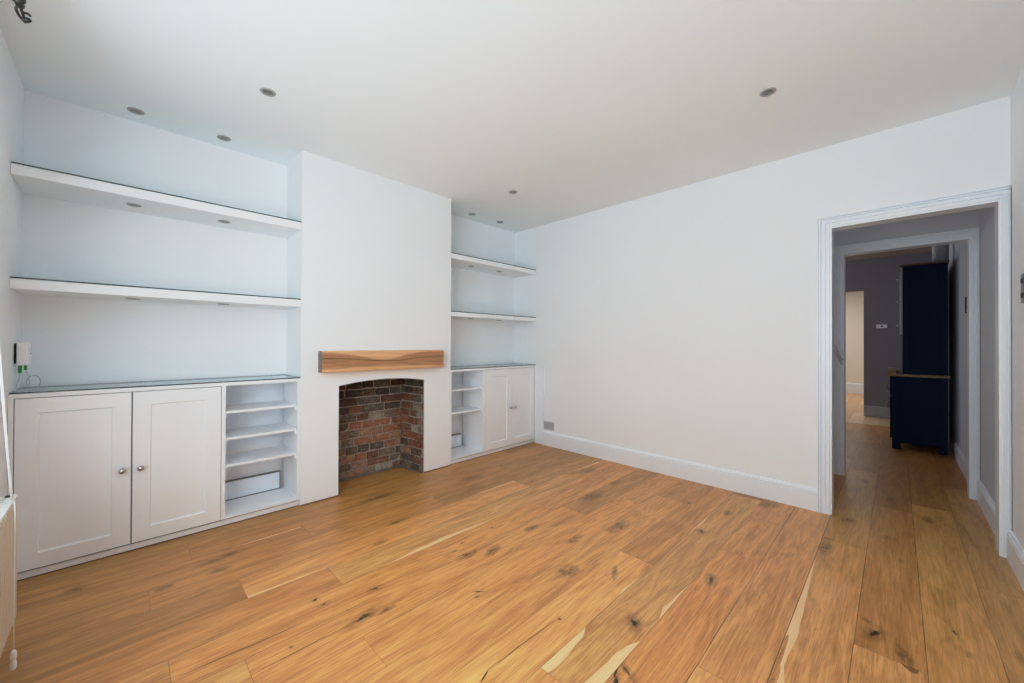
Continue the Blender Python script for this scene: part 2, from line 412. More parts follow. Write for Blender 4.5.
    for i,(x,y,rx,ry,an,st,ha) in enumerate(KN): patch(x,y,rx,ry,an,st,ha,i)
    # long hairline cracks
    for (xa,ya,xb,yb,w) in [(.902,1.045,.954,1.064,.004),(.954,1.064,1.33,1.052,.0018),(.154,1.826,.60,1.80,.0022),(.335,1.652,.70,1.654,.0018),(.60,1.80,1.02,1.775,.0012)]:
        p=find((xa+xb)/2,(ya+yb)/2); zc[0]+=.00001; N=10; pr=None
        for s in range(N+1):
            t=s/N; x=xa+(xb-xa)*t; y=ya+(yb-ya)*t+.003*noise.noise(Vector((x*20,y_:=ya*5,1)))
            ww=w*(.3+math.sin(PI*min(.95,max(.05,t))))
            cur=((x,y-ww/2),(x,y+ww/2))
            if pr:
                o=len(V)
                for c in (pr[0],cur[0],cur[1],pr[1]):
                    V.append((c[0],c[1],zc[0])); UV.append((.05,.1)); tone.append(p[3]); seed.append(p[4]); gap.append(0.); plen.append(2.); knot.append(1.); halo.append(0); sap.append(0)
                F.append((o,o+1,o+2,o+3))
            pr=cur
    # solid underside
    me.from_pydata(V,[],F); me.materials.append(M['floor'])
    uv=me.uv_layers.new(name='plank')
    for i,c in enumerate(UV): uv.data[i].uv=c
    for nm,data in (('seed',seed),('gap',gap),('plen',plen),('knot',knot),('sap',sap),('halo',halo)):
        a=me.attributes.new(nm,'FLOAT','CORNER'); a.data.foreach_set('value',[float(x) for x in data])
    a=me.attributes.new('tone','FLOAT_COLOR','CORNER')
    fl=[]; 
    for t in tone: fl+= [t[0],t[1],t[2],1.]
    a.data.foreach_set('color',fl)
    o=bpy.data.objects.new('floor',me); COL.objects.link(o); struct(o)
ATT=[]
build_floor()
struct(MB().box(7.93,13.0,-.6,3.56,-.06,-.001).build('floor_far',M['pale']))
struct(MB().box(-.6,7.93,-.6,3.56,-.08,-.004).build('floor_base',M['dark']))

# ------------------------------------------------------------------ room shell
WY0,WY1,WZ0,WZ1=-.15,2.12,.64,2.34      # window opening
b=MB(); b.box(XL-.2,XL,YR-.1,WY0,0,H).box(XL-.2,XL,WY1,YK+.1,0,H).box(XL-.2,XL,WY0,WY1,0,WZ0).box(XL-.2,XL,WY0,WY1,WZ1,H)
struct(b.build('wall_left',M['wall']))
# fireplace wall: alcove backs and the main plane (opening behind the firebox stays solid)
struct(MB().box(XL-.2,XB+.1,YK,YK+.12,0,H).build('wall_fireplace',M['wall']))
# chimney breast with shallow arched opening
OX0,OX1=1.20,1.976
b=MB()
b.box(XA,OX0,YB,YK,0,H); b.box(OX1,XE,YB,YK,0,H)
n=24; arch=[]
for i in range(n+1):
    t=i/n; x=OX0+(OX1-OX0)*t; arch.append((x,.860+.034*(1-(2*t-1)**2)))
prof=[(OX0,H)]+arch+[(OX1,H)]
b.prism(prof,1,YB,YB+.12)
b.box(OX0,OX1,YB+.12,YK,1.15,H)
struct(b.build('wall_chimney',M['wall']))
struct(MB().box(XB,XB+.10,D1+.02,YK+.12,0,H).box(XB,XB+.10,YR,D0-.02,0,H).box(XB,XB+.10,D0-.02,D1+.02,ZD+.02,H).build('wall_back',M['wall']))
struct(MB().box(XL-.2,XB,YR-.12,YR,0,H).build('wall_right',M['wall']))
struct(MB().box(XL-.2,XB+.1,YR-.12,YK+.12,H,H+.1).build('ceiling',M['ceiling']))
# canted bay window behind the photographer
BX=-1.15; BY0,BY1=.45,1.55
LA,LB,LC=28.5,20,6
corners=[(XL-.2,WY0),(BX,BY0),(BX,BY1),(XL-.2,WY1)]
struct(MB().prism([(XL-.2,WY0-.1),(BX-.15,BY0-.1),(BX-.15,BY1+.1),(XL-.2,WY1+.1)],2,0,WZ0).build('wall_bay_lower',M['wall']))
struct(MB().prism([(XL-.2,WY0-.1),(BX-.15,BY0-.1),(BX-.15,BY1+.1),(XL-.2,WY1+.1)],2,WZ1,H).build('wall_bay_upper',M['wall']))
for k in range(3):
    (x0,y0),(x1,y1)=corners[k],corners[k+1]; u=Vector((x1-x0,y1-y0,0)); L=u.length; u.normalize(); nn=Vector((u.y,-u.x,0))
    def bar(b,s0,s1,z0,z1,t=.03):
        pts=[]
        for (a_,t_) in ((s0,-t),(s1,-t),(s1,t),(s0,t)):
            q=Vector((x0,y0,0))+u*a_+nn*t_; pts.append((q.x,q.y))
        b.prism(pts,2,z0,z1)
    b=MB(); bar(b,0,L,WZ0,WZ0+.06); bar(b,0,L,WZ1-.06,WZ1); bar(b,0,.05,WZ0+.06,WZ1-.06); bar(b,L-.05,L,WZ0+.06,WZ1-.06); bar(b,.05,L-.05,1.5,1.54,.025)
    w=struct(b.build('window_%d'%(k+1),M['trim']))
    b=MB(); bar(b,.03,L-.03,WZ0+.03,WZ1-.03,.003); b.build('window_pane',M['glass'],w)

def bb_prof(sign,base,h=.163):
    """baseboard section as (offset, z): torus-topped Victorian skirting"""
    p=[(0,0),(.020,0),(.020,h*.79),(.0165,h*.80),(.0165,h*.83),(.020,h*.845),(.0195,h*.90),(.013,h*.935),(.013,h*.955),(.008,h*.99),(0,h)]
    return [(base+sign*a,z) for a,z in p]
def baseboard(name,axis,base,sign,a0,a1,mat='trim',h=.163):
    b=MB(); pr=bb_prof(sign,base,h)
    b.prism(pr,axis,a0,a1); return struct(b.build(name,M[mat]))
baseboard('baseboard_back',1,XB,-1,D1+.078,2.965)
baseboard('baseboard_right',0,YR,1,XL,XB-.03)
baseboard('baseboard_left',1,XL,1,YR+.02,YC-.0)
for nm,(p,q,zt_) in {'baseboard_alcove_left':(.492,.875,.187),'baseboard_alcove_right':(2.30,2.66,.19)}.items():
    struct(MB().box(p,q,YK-.045,YK-.030,.064,zt_).build(nm,M['trim'],None,.002))
    struct(MB().box(p-.004,q+.008,YK-.029,YK-.001,.05,zt_+.004).build('trim_shadow_strip',M['stripgrey']))  # grey strip standing in for the shadow line round the board
# boxed casing beside the right-hand cupboard
struct(MB().box(XB-.02,XB,2.968,YC-.004,0,.935).build('trim_3',M['trim'],None,.003))
# thin wood beading where the floor meets the breast
struct(MB().box(XA,OX0,YB-.006,YB,0,.009).box(OX1,XE,YB-.006,YB,0,.009).build('trim_4',M['stripwood']))
for i in (1,): pass

def casing(name,xf,y0,y1,zt,w,wall_x0,wall_x1,mat='trim',outer=None):
    """moulded architrave round an opening y0..y1, face at xf (facing -X), plus jamb lining"""
    sec=[(0,0),(0,.012),(.012,.012),(.013,.018),(.030,.018),(.031,.011),(.036,.011),(.037,.022),(.055,.022),(.056,.014),(.060,.014),(.061,.028),(.068,.028),(.069,.021),(.072,.021),(.073,.034),(w,.034),(w,0)]
    b=MB()
    base=wall_x0
    k=w/.08
    # left leg (increasing y), right leg, head ; section given as (distance from opening, projection)
    n=len(sec)
    sec=[(s[0]*(1 if i not in (n-1,n-2) else 1),s[1]) for i,s in enumerate(sec)]
    def ring(f): 
        return [f(a,p) for a,p in sec]
    L0=ring(lambda a,p:(base-p,y1+a,0)); L1=ring(lambda a,p:(base-p,y1+a,zt+a))
    R1=ring(lambda a,p:(base-p,y0-a,zt+a)); R0=ring(lambda a,p:(base-p,y0-a,0))
    o=[]; 
    vs=L0+L1+R1+R0
    fs=[]
    for s in range(3):
        for i in range(n-1): fs.append((s*n+i,s*n+i+1,(s+1)*n+i+1,(s+1)*n+i))
    fs.append(tuple(range(n))); fs.append(tuple(3*n+i for i in range(n)))
    b.add(vs,fs)
    # lining
    b.box(wall_x0-.004,wall_x1,y1,y1+.02,0,zt+.02); b.box(wall_x0-.004,wall_x1,y0-.02,y0,0,zt+.02); b.box(wall_x0-.004,wall_x1,y0,y1,zt,zt+.02)
    return b
b=casing('a',XB,D0,D1,ZD,.08,XB,XB+.10)
# keep the right leg clear of the side wall
for i,v in enumerate(b.v):
    if v[1]<YR+.001: b.v[i]=(v[0],YR+.001,v[2])
struct(b.build('trim_1',M['trim']))

# ------------------------------------------------------------------ hall + kitchen beyond the doorway
X2,X3=4.69,4.80
YH=1.5
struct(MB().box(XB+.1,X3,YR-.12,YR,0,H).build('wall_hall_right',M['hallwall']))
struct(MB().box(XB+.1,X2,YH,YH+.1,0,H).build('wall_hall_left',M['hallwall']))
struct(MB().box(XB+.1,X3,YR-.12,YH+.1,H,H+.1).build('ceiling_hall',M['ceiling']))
E0,E1=-.405,.338
struct(MB().box(X2,X3,E1+.02,YH+.1,0,H).box(X2,X3,YR,E0-.02,0,H).box(X2,X3,E0-.02,E1+.02,ZD+.03,H).build('wall_hall_end',M['hallwall']))
b=casing('b',X2,E0,E1,ZD+.01,.08,X2,X3)
for i,v in enumerate(b.v):
    if v[1]<YR+.001: b.v[i]=(v[0],YR+.001,v[2])
struct(b.build('trim_2',M['trim']))
baseboard('baseboard_hall_right',0,YR,1,XB+.1,X2-.028)
baseboard('baseboard_hall_end',1,X2,-1,E1+.078,YH)
XK=8.83
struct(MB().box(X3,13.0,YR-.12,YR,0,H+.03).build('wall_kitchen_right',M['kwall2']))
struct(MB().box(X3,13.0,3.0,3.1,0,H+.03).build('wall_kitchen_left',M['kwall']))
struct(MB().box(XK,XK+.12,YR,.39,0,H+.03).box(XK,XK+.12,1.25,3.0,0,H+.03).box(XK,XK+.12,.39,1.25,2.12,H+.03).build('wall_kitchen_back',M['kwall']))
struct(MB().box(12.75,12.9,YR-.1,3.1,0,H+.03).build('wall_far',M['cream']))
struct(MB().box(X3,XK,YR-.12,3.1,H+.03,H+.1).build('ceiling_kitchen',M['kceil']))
struct(MB().box(XK,13.0,YR-.12,3.1,H+.03,H+.1).build('ceiling_far',M['ceiling']))
baseboard('baseboard_kitchen_right',0,YR,1,X3,6.28,'hallwall')
baseboard('baseboard_kitchen_back',1,XK,-1,YR+.02,.39,'greytrim',.18)
baseboard('baseboard_far',1,12.75,-1,.0,2.9,'trim',.25)

# stair handrail stub by the second doorway
t=thing('stair_handrail',(4.655,.40,1.0),'grey painted stair handrail sloping down beside inner doorway','handrail')
b=MB(); b.tube([(4.655,.60,1.62),(4.652,.44,1.26),(4.650,.352,1.055)],.010,10); b.tube([(4.655,.60,1.585),(4.652,.44,1.225),(4.650,.352,1.02)],.006,10); b.build('rail',M['hallwall'],t)
b=MB(); b.tube([(4.652,.41,1.19),(4.67,.41,1.16)],.006,8); b.build('bracket',M['greytrim'],t)

# ------------------------------------------------------------------ fireplace bricks
def add_attr(o,tones,soot):
    me=o.data; a=me.attributes.new('tone','FLOAT_COLOR','FACE'); 
    fl=[]
    for c in tones: fl+=[*c,1.]
    a.data.foreach_set('color',fl)
    s=me.attributes.new('soot','FLOAT','POINT'); s.data.foreach_set('value',soot)
def brick_panel(name,P,Q,z1,parent,seedv,depth=.02):
    """individual bricks laid along P->Q facing the room (bricks stay one mesh)"""
    r=random.Random(seedv); P=Vector((*P,0)); Q=Vector((*Q,0)); L=(Q-P).length; u=(Q-P).normalized(); nrm=Vector((u.y,-u.x,0))
    V=[];F=[];tn=[];mi=[]
    cols=[(min(235,int(a*1.12+6)),min(235,int(b_*1.12+24)),min(235,int(c*1.12+22))) for a,b_,c in [(134,72,54),(150,84,62),(118,68,54),(98,66,56),(160,104,80),(112,84,72),(142,96,76),(86,62,56),(156,132,118),(128,100,88)]]
    z=.0; row=0
    while z<z1:
        hgt=.062+r.uniform(-.003,.003)
        x=-r.uniform(.02,.2)
        while x<L:
            w=r.choice([.21,.16,.105,.10,.135,.10]) 
            a,bx=max(x,0),min(x+w,L)
            if bx-a>.012:
                pr=depth+r.uniform(-.006,.006); zz=z+r.uniform(-.002,.002); h=hgt
                o=len(V); nx=5 if bx-a>.12 else 3
                # rounded, worn brick: front grid inset with jittered edge
                pts=[]
                for iz in range(4):
                    for ix in range(nx):
                        fx=ix/(nx-1); fz=iz/3
                        edge=(ix in (0,nx-1)) or (iz in (0,3))
                        q=P+u*(a+(bx-a)*fx+(r.uniform(-.004,.004) if edge else 0))+nrm*((pr-.006 if edge else pr)+r.uniform(-.002,.002))
                        pts.append((q.x,q.y,max(.001,zz+h*fz+(r.uniform(-.003,.003) if edge else 0))))
                V.extend(pts)
                c=lin(r.choice(cols)); j=r.uniform(.8,1.15); c=tuple(k*j for k in c)
                for iz in range(3):
                    for ix in range(nx-1):
                        F.append((o+iz*nx+ix,o+iz*nx+ix+1,o+(iz+1)*nx+ix+1,o+(iz+1)*nx+ix)); tn.append(c)
                # sides back to the mortar bed
                per=[ix for ix in range(nx)]+[iz*nx+nx-1 for iz in range(1,4)]+[3*nx+ix for ix in range(nx-2,-1,-1)]+[iz*nx for iz in (2,1)]
                bo=len(V)
                for k in per:
                    v=pts[k]; V.append((v[0]-nrm.x*.02,v[1]-nrm.y*.02,v[2]))
                m_=len(per)
                for k in range(m_): F.append((o+per[k],o+per[(k+1)%m_],bo+(k+1)%m_,bo+k)); tn.append(tuple(q*.6 for q in c))
            x+=w+.010
        z+=hgt+.010; row+=1
    LL=world_loc(parent)
    me=bpy.data.meshes.new(name); me.from_pydata([tuple(Vector(v)-LL) for v in V],[],F); me.materials.append(M['brick'])
    o=bpy.data.objects.new(name,me); COL.objects.link(o); o.parent=parent
    add_attr(o,tn,[max(0,min(1.1,(v[2]-.42)/.42))*.95+.02 for v in V])
    return o
t=thing('brick_fireplace',(1.588,3.44,0),'open recessed fireplace lined with soot stained red brick under the beam','fireplace')
BXL,BXR,BY=1.247,1.928,3.44
brick_panel('back_brickwork',(BXL,BY),(BXR,BY),1.12,t,3,.012)
brick_panel('side_brickwork',(BXR,BY),(OX1-.004,YB+.015),1.12,t,5,.012)
brick_panel('side_brickwork',(OX0+.004,YB+.015),(BXL,BY),1.12,t,8,.012)
b=MB(); b.box(BXL-.04,BXR+.04,BY,YK-.001,0.001,1.14)
b.prism([(BXR,BY),(OX1-.002,YB+.01),(OX1+.0,YB+.01),(OX1,BY+.01),(BXR,BY+.01)],2,.001,1.14)
b.prism([(BXL,BY+.01),(OX0,BY+.01),(OX0,YB+.01),(OX0+.002,YB+.01),(BXL,BY)],2,.001,1.14)
b.build('mortar_bed',M['mortar'],t)
MB().box(OX0+.002,OX1-.002,YB+.122,BY,1.10,1.148).build('hidden_light_cap',M['dark'],t)  # unseen dark cap added to keep light out of the firebox top
b=MB(); 
b.prism([(BY-.016,.001),(BY-.028,.001),(BY-.028,.012),(BY-.016,.016)],0,BXL+.02,BXR-.012)
b.add([(BXR-.022,BY-.02,.001),(BXR-.036,BY-.02,.001),(OX1-.032,YB+.002,.001),(OX1-.014,YB+.002,.001),(BXR-.022,BY-.02,.015),(BXR-.036,BY-.02,.012),(OX1-.032,YB+.002,.012),(OX1-.014,YB+.002,.015)],
      [(0,1,2,3),(4,5,6,7),(0,1,5,4),(1,2,6,5),(2,3,7,6),(3,0,4,7)])
tag(b.build('floor_beading',M['stripgrey'],t),'grey beading along the foot of the bricks')

# mantel beam
def mantel():
    x0,x1,y0,y1,z0,z1=1.046,2.130,3.018,YB,.975,1.137
    nx,nz,ny=150,26,6
    me=bpy.data.meshes.new('mantel_beam'); bm=bmesh.new()
    def jit(x,y,z):
        t=(x-x0)/(x1-x0); e=.0
        zz=z; yy=y
        if z<z0+.002: zz=z+.006*noise.noise(Vector((x*5,0,0)))
        if z>z1-.002: zz=z+.003*noise.noise(Vector((x*7,3,0)))
        if y<y0+.002: 
            edge=min(abs(z-z0),abs(z-z1))
            yy=y+.0025*noise.noise(Vector((x*6,z*12,2)))+(.006*math.exp(-edge/.006))
            u=.5; yy+=.003*math.exp(-((z-(z0+.45*(z1-z0)))/.004)**2)*(.6+.4*math.sin(x*9))
        return (x-1.588,yy-3.06,zz-1.056)
    g={}
    def vv(i,j,k):
        key=(i,j,k)
        if key not in g: g[key]=bm.verts.new(jit(x0+(x1-x0)*i/nx,y0+(y1-y0)*j/ny,z0+(z1-z0)*k/nz))
        return g[key]
    kinds=[]
    for i in range(nx):
        for k in range(nz):
            bm.faces.new([vv(i,0,k),vv(i+1,0,k),vv(i+1,0,k+1),vv(i,0,k+1)]); 
            bm.faces.new([vv(i,ny,k),vv(i,ny,k+1),vv(i+1,ny,k+1),vv(i+1,ny,k)])
        for j in range(ny):
            bm.faces.new([vv(i,j,0),vv(i,j+1,0),vv(i+1,j+1,0),vv(i+1,j,0)]); bm.faces.new([vv(i,j,nz),vv(i+1,j,nz),vv(i+1,j+1,nz),vv(i,j+1,nz)])
    for j in range(ny):
        for k in range(nz):
            bm.faces.new([vv(0,j,k),vv(0,j,k+1),vv(0,j+1,k+1),vv(0,j+1,k)]); bm.faces.new([vv(nx,j,k),vv(nx,j+1,k),vv(nx,j+1,k+1),vv(nx,j,k+1)])
    bmesh.ops.recalc_face_normals(bm,faces=bm.faces); bm.to_mesh(me); bm.free()
    heart=me.attributes.new('heart','FLOAT','CORNER'); dl=me.attributes.new('dline','FLOAT','CORNER'); eg=me.attributes.new('endg','FLOAT','CORNER')
    H_=[];D_=[];E2=[]
    for p in me.polygons:
        e=1. if abs(p.normal.x)>.8 else 0.
        for li in p.loop_indices:
            v=me.vertices[me.loops[li].vertex_index].co
            t=(v.x+1.588-x0)/(x1-x0); u=1-(v.z+1.056-z0)/(z1-z0)   # u from the top
            wv=.03*noise.noise(Vector((t*5,1,0)))
            up=.06+.40*math.exp(-((t-.44)/.24)**2)+wv; lo=.82-.04*math.sin(t*4)+wv
            f=lambda a:1/(1+math.exp(-a/.018))
            H_.append(f(u-up)*f(lo-u)*(.85 if u>.1 else .5)); 
            cen=.33+.20*math.exp(-((t-.5)/.28)**2)+.02*noise.noise(Vector((t*9,4,0)))
            d=math.exp(-((u-cen)/.022)**2)*.9+math.exp(-((u-lo)/.016)**2)*.55+math.exp(-((u-up)/.014)**2)*.35
            D_.append(min(1,d)); E2.append(e)
    heart.data.foreach_set('value',H_); dl.data.foreach_set('value',D_); eg.data.foreach_set('value',E2)
    me.materials.append(M['mantel'])
    o=bpy.data.objects.new('mantel_beam',me); COL.objects.link(o); o.location=(1.588,3.06,1.056)
    tag(o,'chunky oak mantel beam with wavy dark grain fixed above the brick fireplace','mantel')
mantel()

# ------------------------------------------------------------------ alcove joinery
def shaker_door(x0,x1,z0,z1,y,name='door',st=.075,parent=None):
    """door face at y (towards -Y), 20 mm thick"""
    b=MB(); T=.020; rec=.009; bv=.006
    xs=(x0,x0+st,x1-st,x1); zs=(z0,z0+st,z1-st,z1)
    b.box(x0,xs[1],y,y+T,z0,z1); b.box(xs[2],x1,y,y+T,z0,z1); b.box(xs[1],xs[2],y,y+T,z0,zs[1]); b.box(xs[1],xs[2],y,y+T,zs[2],z1)
    # bevelled step then panel
    a=[(xs[1],y+.001,zs[1]),(xs[2],y+.001,zs[1]),(xs[2],y+.001,zs[2]),(xs[1],y+.001,zs[2])]
    c=[(xs[1]+bv,y+rec,zs[1]+bv),(xs[2]-bv,y+rec,zs[1]+bv),(xs[2]-bv,y+rec,zs[2]-bv),(xs[1]+bv,y+rec,zs[2]-bv)]
    b.add(a+c,[(0,1,5,4),(1,2,6,5),(2,3,7,6),(3,0,4,7),(4,5,6,7)])
    return b.build(name,M['cab'],parent)
def knob(x,y,z,parent):
    b=MB(); b.lathe([(.009,0),(.009,-.003),(.005,-.005),(.005,-.014),(.011,-.018),(.0155,-.024),(.0150,-.030),(.010,-.034),(.002,-.0355)],(x,y,z),'y',20)
    return tag(b.build('knob',M['nickel'],parent),'round polished nickel knob')
def peg(b,x,y,z,s):
    b.box(x-(.012 if s>0 else 0),x+(.012 if s<0 else 0),y,y+.02,z-.022,z)
def cabinet(label,x0,x1,open_x,doors,shelves,ztops,side):
    """x0..x1 full width; open_x=(a,b) open bookcase bay; doors=[(a,b)]"""
    t=thing('alcove_cabinet',((x0+x1)/2,(YC+YK)/2,0),label,'cabinet')
    G=.001
    a,bq=open_x
    b=MB()
    zt=.913
    # carcass: top, bottom, sides, partition, face frame
    b.box(x0+G,x1-G,YC+.004,YK-G,zt+.002,.938)
    b.box(x0+G,x1-G,YC+.034,YK-.024,.030,.046)
    b.box(x0+G,x0+.014,YC+.022,YK-.024,.046,zt); b.box(x1-.014,x1-G,YC+.022,YK-.03,.046,zt)
    if side=='L':   # open bay on the right end
        part=(doors[-1][1]+.003,a); b.box(part[0],part[1],YC,YK-.024,.047,zt+.002); b.box(bq,x1-G,YC,YK-.03,.047,zt+.002)
        b.box(x0+G,doors[0][0]-.003,YC,YC+.022,.047,zt+.002)
    else:
        part=(bq,doors[0][0]-.003); b.box(part[0],part[1],YC,YK-.024,.047,zt+.002); b.box(x0+G,a,YC,YK-.03,.047,zt+.002)
        b.box(doors[-1][1]+.003,x1-G,YC,YC+.022,.047,zt+.002)
    b.box(a,bq,YC+.0185,YK-.055,.047,.062); b.box(a,bq,YC,YC+.0185,.047,.0615)      # bay floor and rail
    b.box(x0+G,x1-G,YC-.001,YC+.004,zt+.004,.938)
    tag(b.build('carcass',M['cab'],t),None)
    MB().box(x0+G,x1-G,YC+.014,YC+.028,.006,.038).build('plinth',M['cab'],t)
    MB().box(x0+G,x1-G,YC+.019,YC+.032,.0,.048).build('plinth_shadow_strip',M['dark'],t)  # dark strip drawn as the shadow line below doors and plinth
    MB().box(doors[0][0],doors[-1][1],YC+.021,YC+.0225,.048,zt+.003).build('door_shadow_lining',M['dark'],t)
    for z in shelves:
        b=MB(); b.box(a+.002,bq-.002,YC+.012,YK-.05,z-.016,z); b.build('shelf',M['cab'],t,.0015)
    for z in shelves:
        for (px,s) in ((a,-1),(bq,1)):
            for py in (YC+.016,YK-.09):
                b=MB(); peg(b,px,py,z-.016,s); b.build('shelf_peg',M['trim'],t)
    for i,(p,q) in enumerate(doors):
        d=shaker_door(p,q,.048,zt-.001,YC,parent=t)
        kx=q-.037 if i==0 else p+.034
        knob(kx,YC,.4745,d)
    return t
cabinet('long white built-in cupboard left of fireplace, two panelled doors and open shelves',XL,XA,(.480,.905),[(-.373,.0415),(.0465,.4560)],[.747,.572,.394],0,'L')
cabinet('short white built-in cupboard right of fireplace, open shelves beside two panelled doors',XE,XB-.0,(2.288,2.697),[(2.737,3.1305),(3.1345,3.527)],[.735,.508],0,'R')

def glass_sheet(x0,x1,z,label):
    z+=.0012
    b=MB(); h=.006
    b.box(x0+.003,x1-.003,YC-.002,YK-.003,z,z+h)
    o=b.build('glass_sheet',[M['glass'],M['edge']],None,0,((x0+x1)/2,YC,z))
    for p in o.data.polygons:
        if abs(p.normal.z)<.5: p.material_index=1
    tag(o,label,'glass','glass tops on shelves and cupboards'); return o
glass_sheet(XL,XA,.938,'clear glass sheet with dark edge covering the long left cupboard top')
glass_sheet(XE,XB,.938,'clear glass sheet with dark edge covering the short right cupboard top')
def fshelf(x0,x1,z0,z1,label):
    b=MB(); b.box(x0+.001,x1-.001,YC,YK-.001,z0,z1)
    o=b.build('floating_shelf',M['cab'],None,.0015,((x0+x1)/2,YK,z0)); return tag(o,label,'shelf','thick floating alcove shelves')
SH=[(XL,XA,2.031,2.083,'upper thick white floating shelf in left alcove beside the window wall','glass sheet lying on the upper shelf of the left alcove'),
    (XL,XA,1.463,1.514,'lower thick white floating shelf in left alcove above long cupboard','glass sheet lying on the lower shelf of the left alcove'),
    (XE,XB,2.038,2.087,'upper thick white floating shelf in right alcove beyond chimney breast','glass sheet lying on the upper shelf of the right alcove'),
    (XE,XB,1.468,1.511,'lower thick white floating shelf in right alcove above short cupboard','glass sheet lying on the lower shelf of the right alcove')]
for x0,x1,z0,z1,lb,lg in SH:
    fshelf(x0,x1,z0,z1,lb); glass_sheet(x0,x1,z1,lg)

# ------------------------------------------------------------------ downlights
def light_proto(name,r,mat_ring,depth=.0):
    t=thing(name,(0,0,0),'x','spotlight')
    b=MB(); b.lathe([(r*.62,-.0015),(r*.66,-.004),(r*.95,-.004),(r,-.0005),(r,0),(r*.62,0)],(0,0,0),'z',28,close=False)
    b.build('bezel',mat_ring,t)
    b=MB(); b.lathe([(r*.66,-.0005),(r*.64,-.0015),(.0005,-.0016)],(0,0,0),'z',24); b.lathe([(r*.48,-.0017),(r*.44,-.003),(r*.2,-.004),(.0005,-.0045)],(0,0,0),'z',24,1); b.build('lamp',[M['lampglass'],M['chrome']],t)
    return t
def place(proto,first,loc,label,group):
    o=proto if first else copy_tree(proto,loc)
    o.location=loc; o['label']=label; o['group']=group; return o
pc=light_proto('ceiling_spotlight',.040,M['lightring'])
for i,(x,y,lb) in enumerate([(.052,3.302,'recessed ceiling spotlight above left alcove, closer to the window wall'),
    (.489,3.301,'recessed ceiling spotlight above left alcove, closer to the chimney breast'),
    (.572,2.516,'recessed ceiling spotlight in open ceiling left of chimney breast top'),
    (2.542,.509,'recessed ceiling spotlight nearest the doorway, alone on the right of the ceiling'),
    (2.565,2.539,'recessed ceiling spotlight in open ceiling in front of right alcove'),
    (2.69,3.293,'recessed ceiling spotlight above right alcove, next to the chimney breast'),
    (3.095,3.276,'recessed ceiling spotlight above right alcove, next to the back wall corner')]):
    place(pc,i==0,(x,y,H-.0),lb,'ceiling spotlights')
ps=light_proto('shelf_spotlight',.034,M['lightring'])
n_=0
for (x,y,z,lb) in [(.047,3.28,2.031,'flat spotlight under upper left alcove shelf, nearer the window wall'),(.49,3.28,2.031,'flat spotlight under upper left alcove shelf, nearer the chimney breast'),
    (.047,3.28,1.463,'flat spotlight under lower left alcove shelf, nearer the window wall'),(.49,3.28,1.463,'flat spotlight under lower left alcove shelf, nearer the chimney breast'),
    (2.67,3.28,2.038,'flat spotlight under upper right alcove shelf, next to chimney breast'),(3.09,3.28,2.038,'flat spotlight under upper right alcove shelf, next to back wall'),
    (2.67,3.28,1.468,'flat spotlight under lower right alcove shelf, next to chimney breast'),(3.09,3.28,1.468,'flat spotlight under lower right alcove shelf, next to back wall')]:
    place(ps,n_==0,(x,y,z),lb,'spotlights under the alcove shelves'); n_+=1

# ------------------------------------------------------------------ radiator, blind cord, curtain pole
ry0,ry1,rx0,rx1,rz0,rz1=.35,2.432,-.368,-.280,.122,.606
t=thing('radiator',(-.33,1.4,0),'cream ribbed panel radiator with slotted white top grille under the window','radiator')
prof=[]; y=ry0+.012
pts=[(rx1-.012,ry0)]
yy=ry0+.01
while yy<ry1-.03:
    pts+=[(rx1-.006,yy),(rx1,yy+.004),(rx1,yy+.020),(rx1-.006,yy+.024)]; yy+=.0333
pts+=[(rx1-.006,ry1-.006),(rx1-.012,ry1)]
b=MB(); n=len(pts); 
zt=rz1-.012; levels=[(rz0,.012),(rz0+.02,.0),(zt-.02,0),(zt,.010)]
vs=[]
for z,ins in levels:
    for (x,yv) in pts: vs.append((x-ins if True else x,yv,z))
fs=[]
for l in range(3):
    for i in range(n-1): fs.append((l*n+i,l*n+i+1,(l+1)*n+i+1,(l+1)*n+i))
b.add(vs,fs,0,False)
b.box(rx1-.026,rx1-.020,ry0,ry1,rz0,zt)
b.box(rx1-.020,rx1-.010,ry0,ry1,zt-.001,zt+.0015)
tag(b.build('front_panel',M['radiator'],t),'cream ribbed front panel')
MB().box(rx0,rx0+.012,ry0,ry1,rz0,zt).build('rear_panel',M['radiator'],t)
for (p,q) in ((ry1-.004,ry1),(ry0,ry0+.004)): MB().box(rx0,rx1-.012,p,q,rz0+.02,zt).build('side_panel',M['radiator'],t)
b=MB()
zz0,zz1=zt+.002,rz1
b.box(rx0,rx0+.056,ry0,ry1,zz0,zz1); b.box(rx1-.016,rx1-.001,ry0,ry1,zz0,zz1)
y=ry0
while y<ry1-.008: b.box(rx0+.056,rx1-.016,y,y+.011,zz0,zz1); y+=.030
b.box(rx0+.056,rx1-.016,ry1-.012,ry1,zz0,zz1)
tag(b.build('top_grille',M['radtop'],t),'white slotted top grille')
MB().box(rx0+.014,rx1-.03,ry0+.01,ry1-.01,rz0+.05,zt-.02).build('convector_fins',M['dark'],t)
for p in (ry1-.35,ry0+.31): MB().box(XL,rx0,p,p+.04,.2,.56).build('bracket',M['radtop'],t)

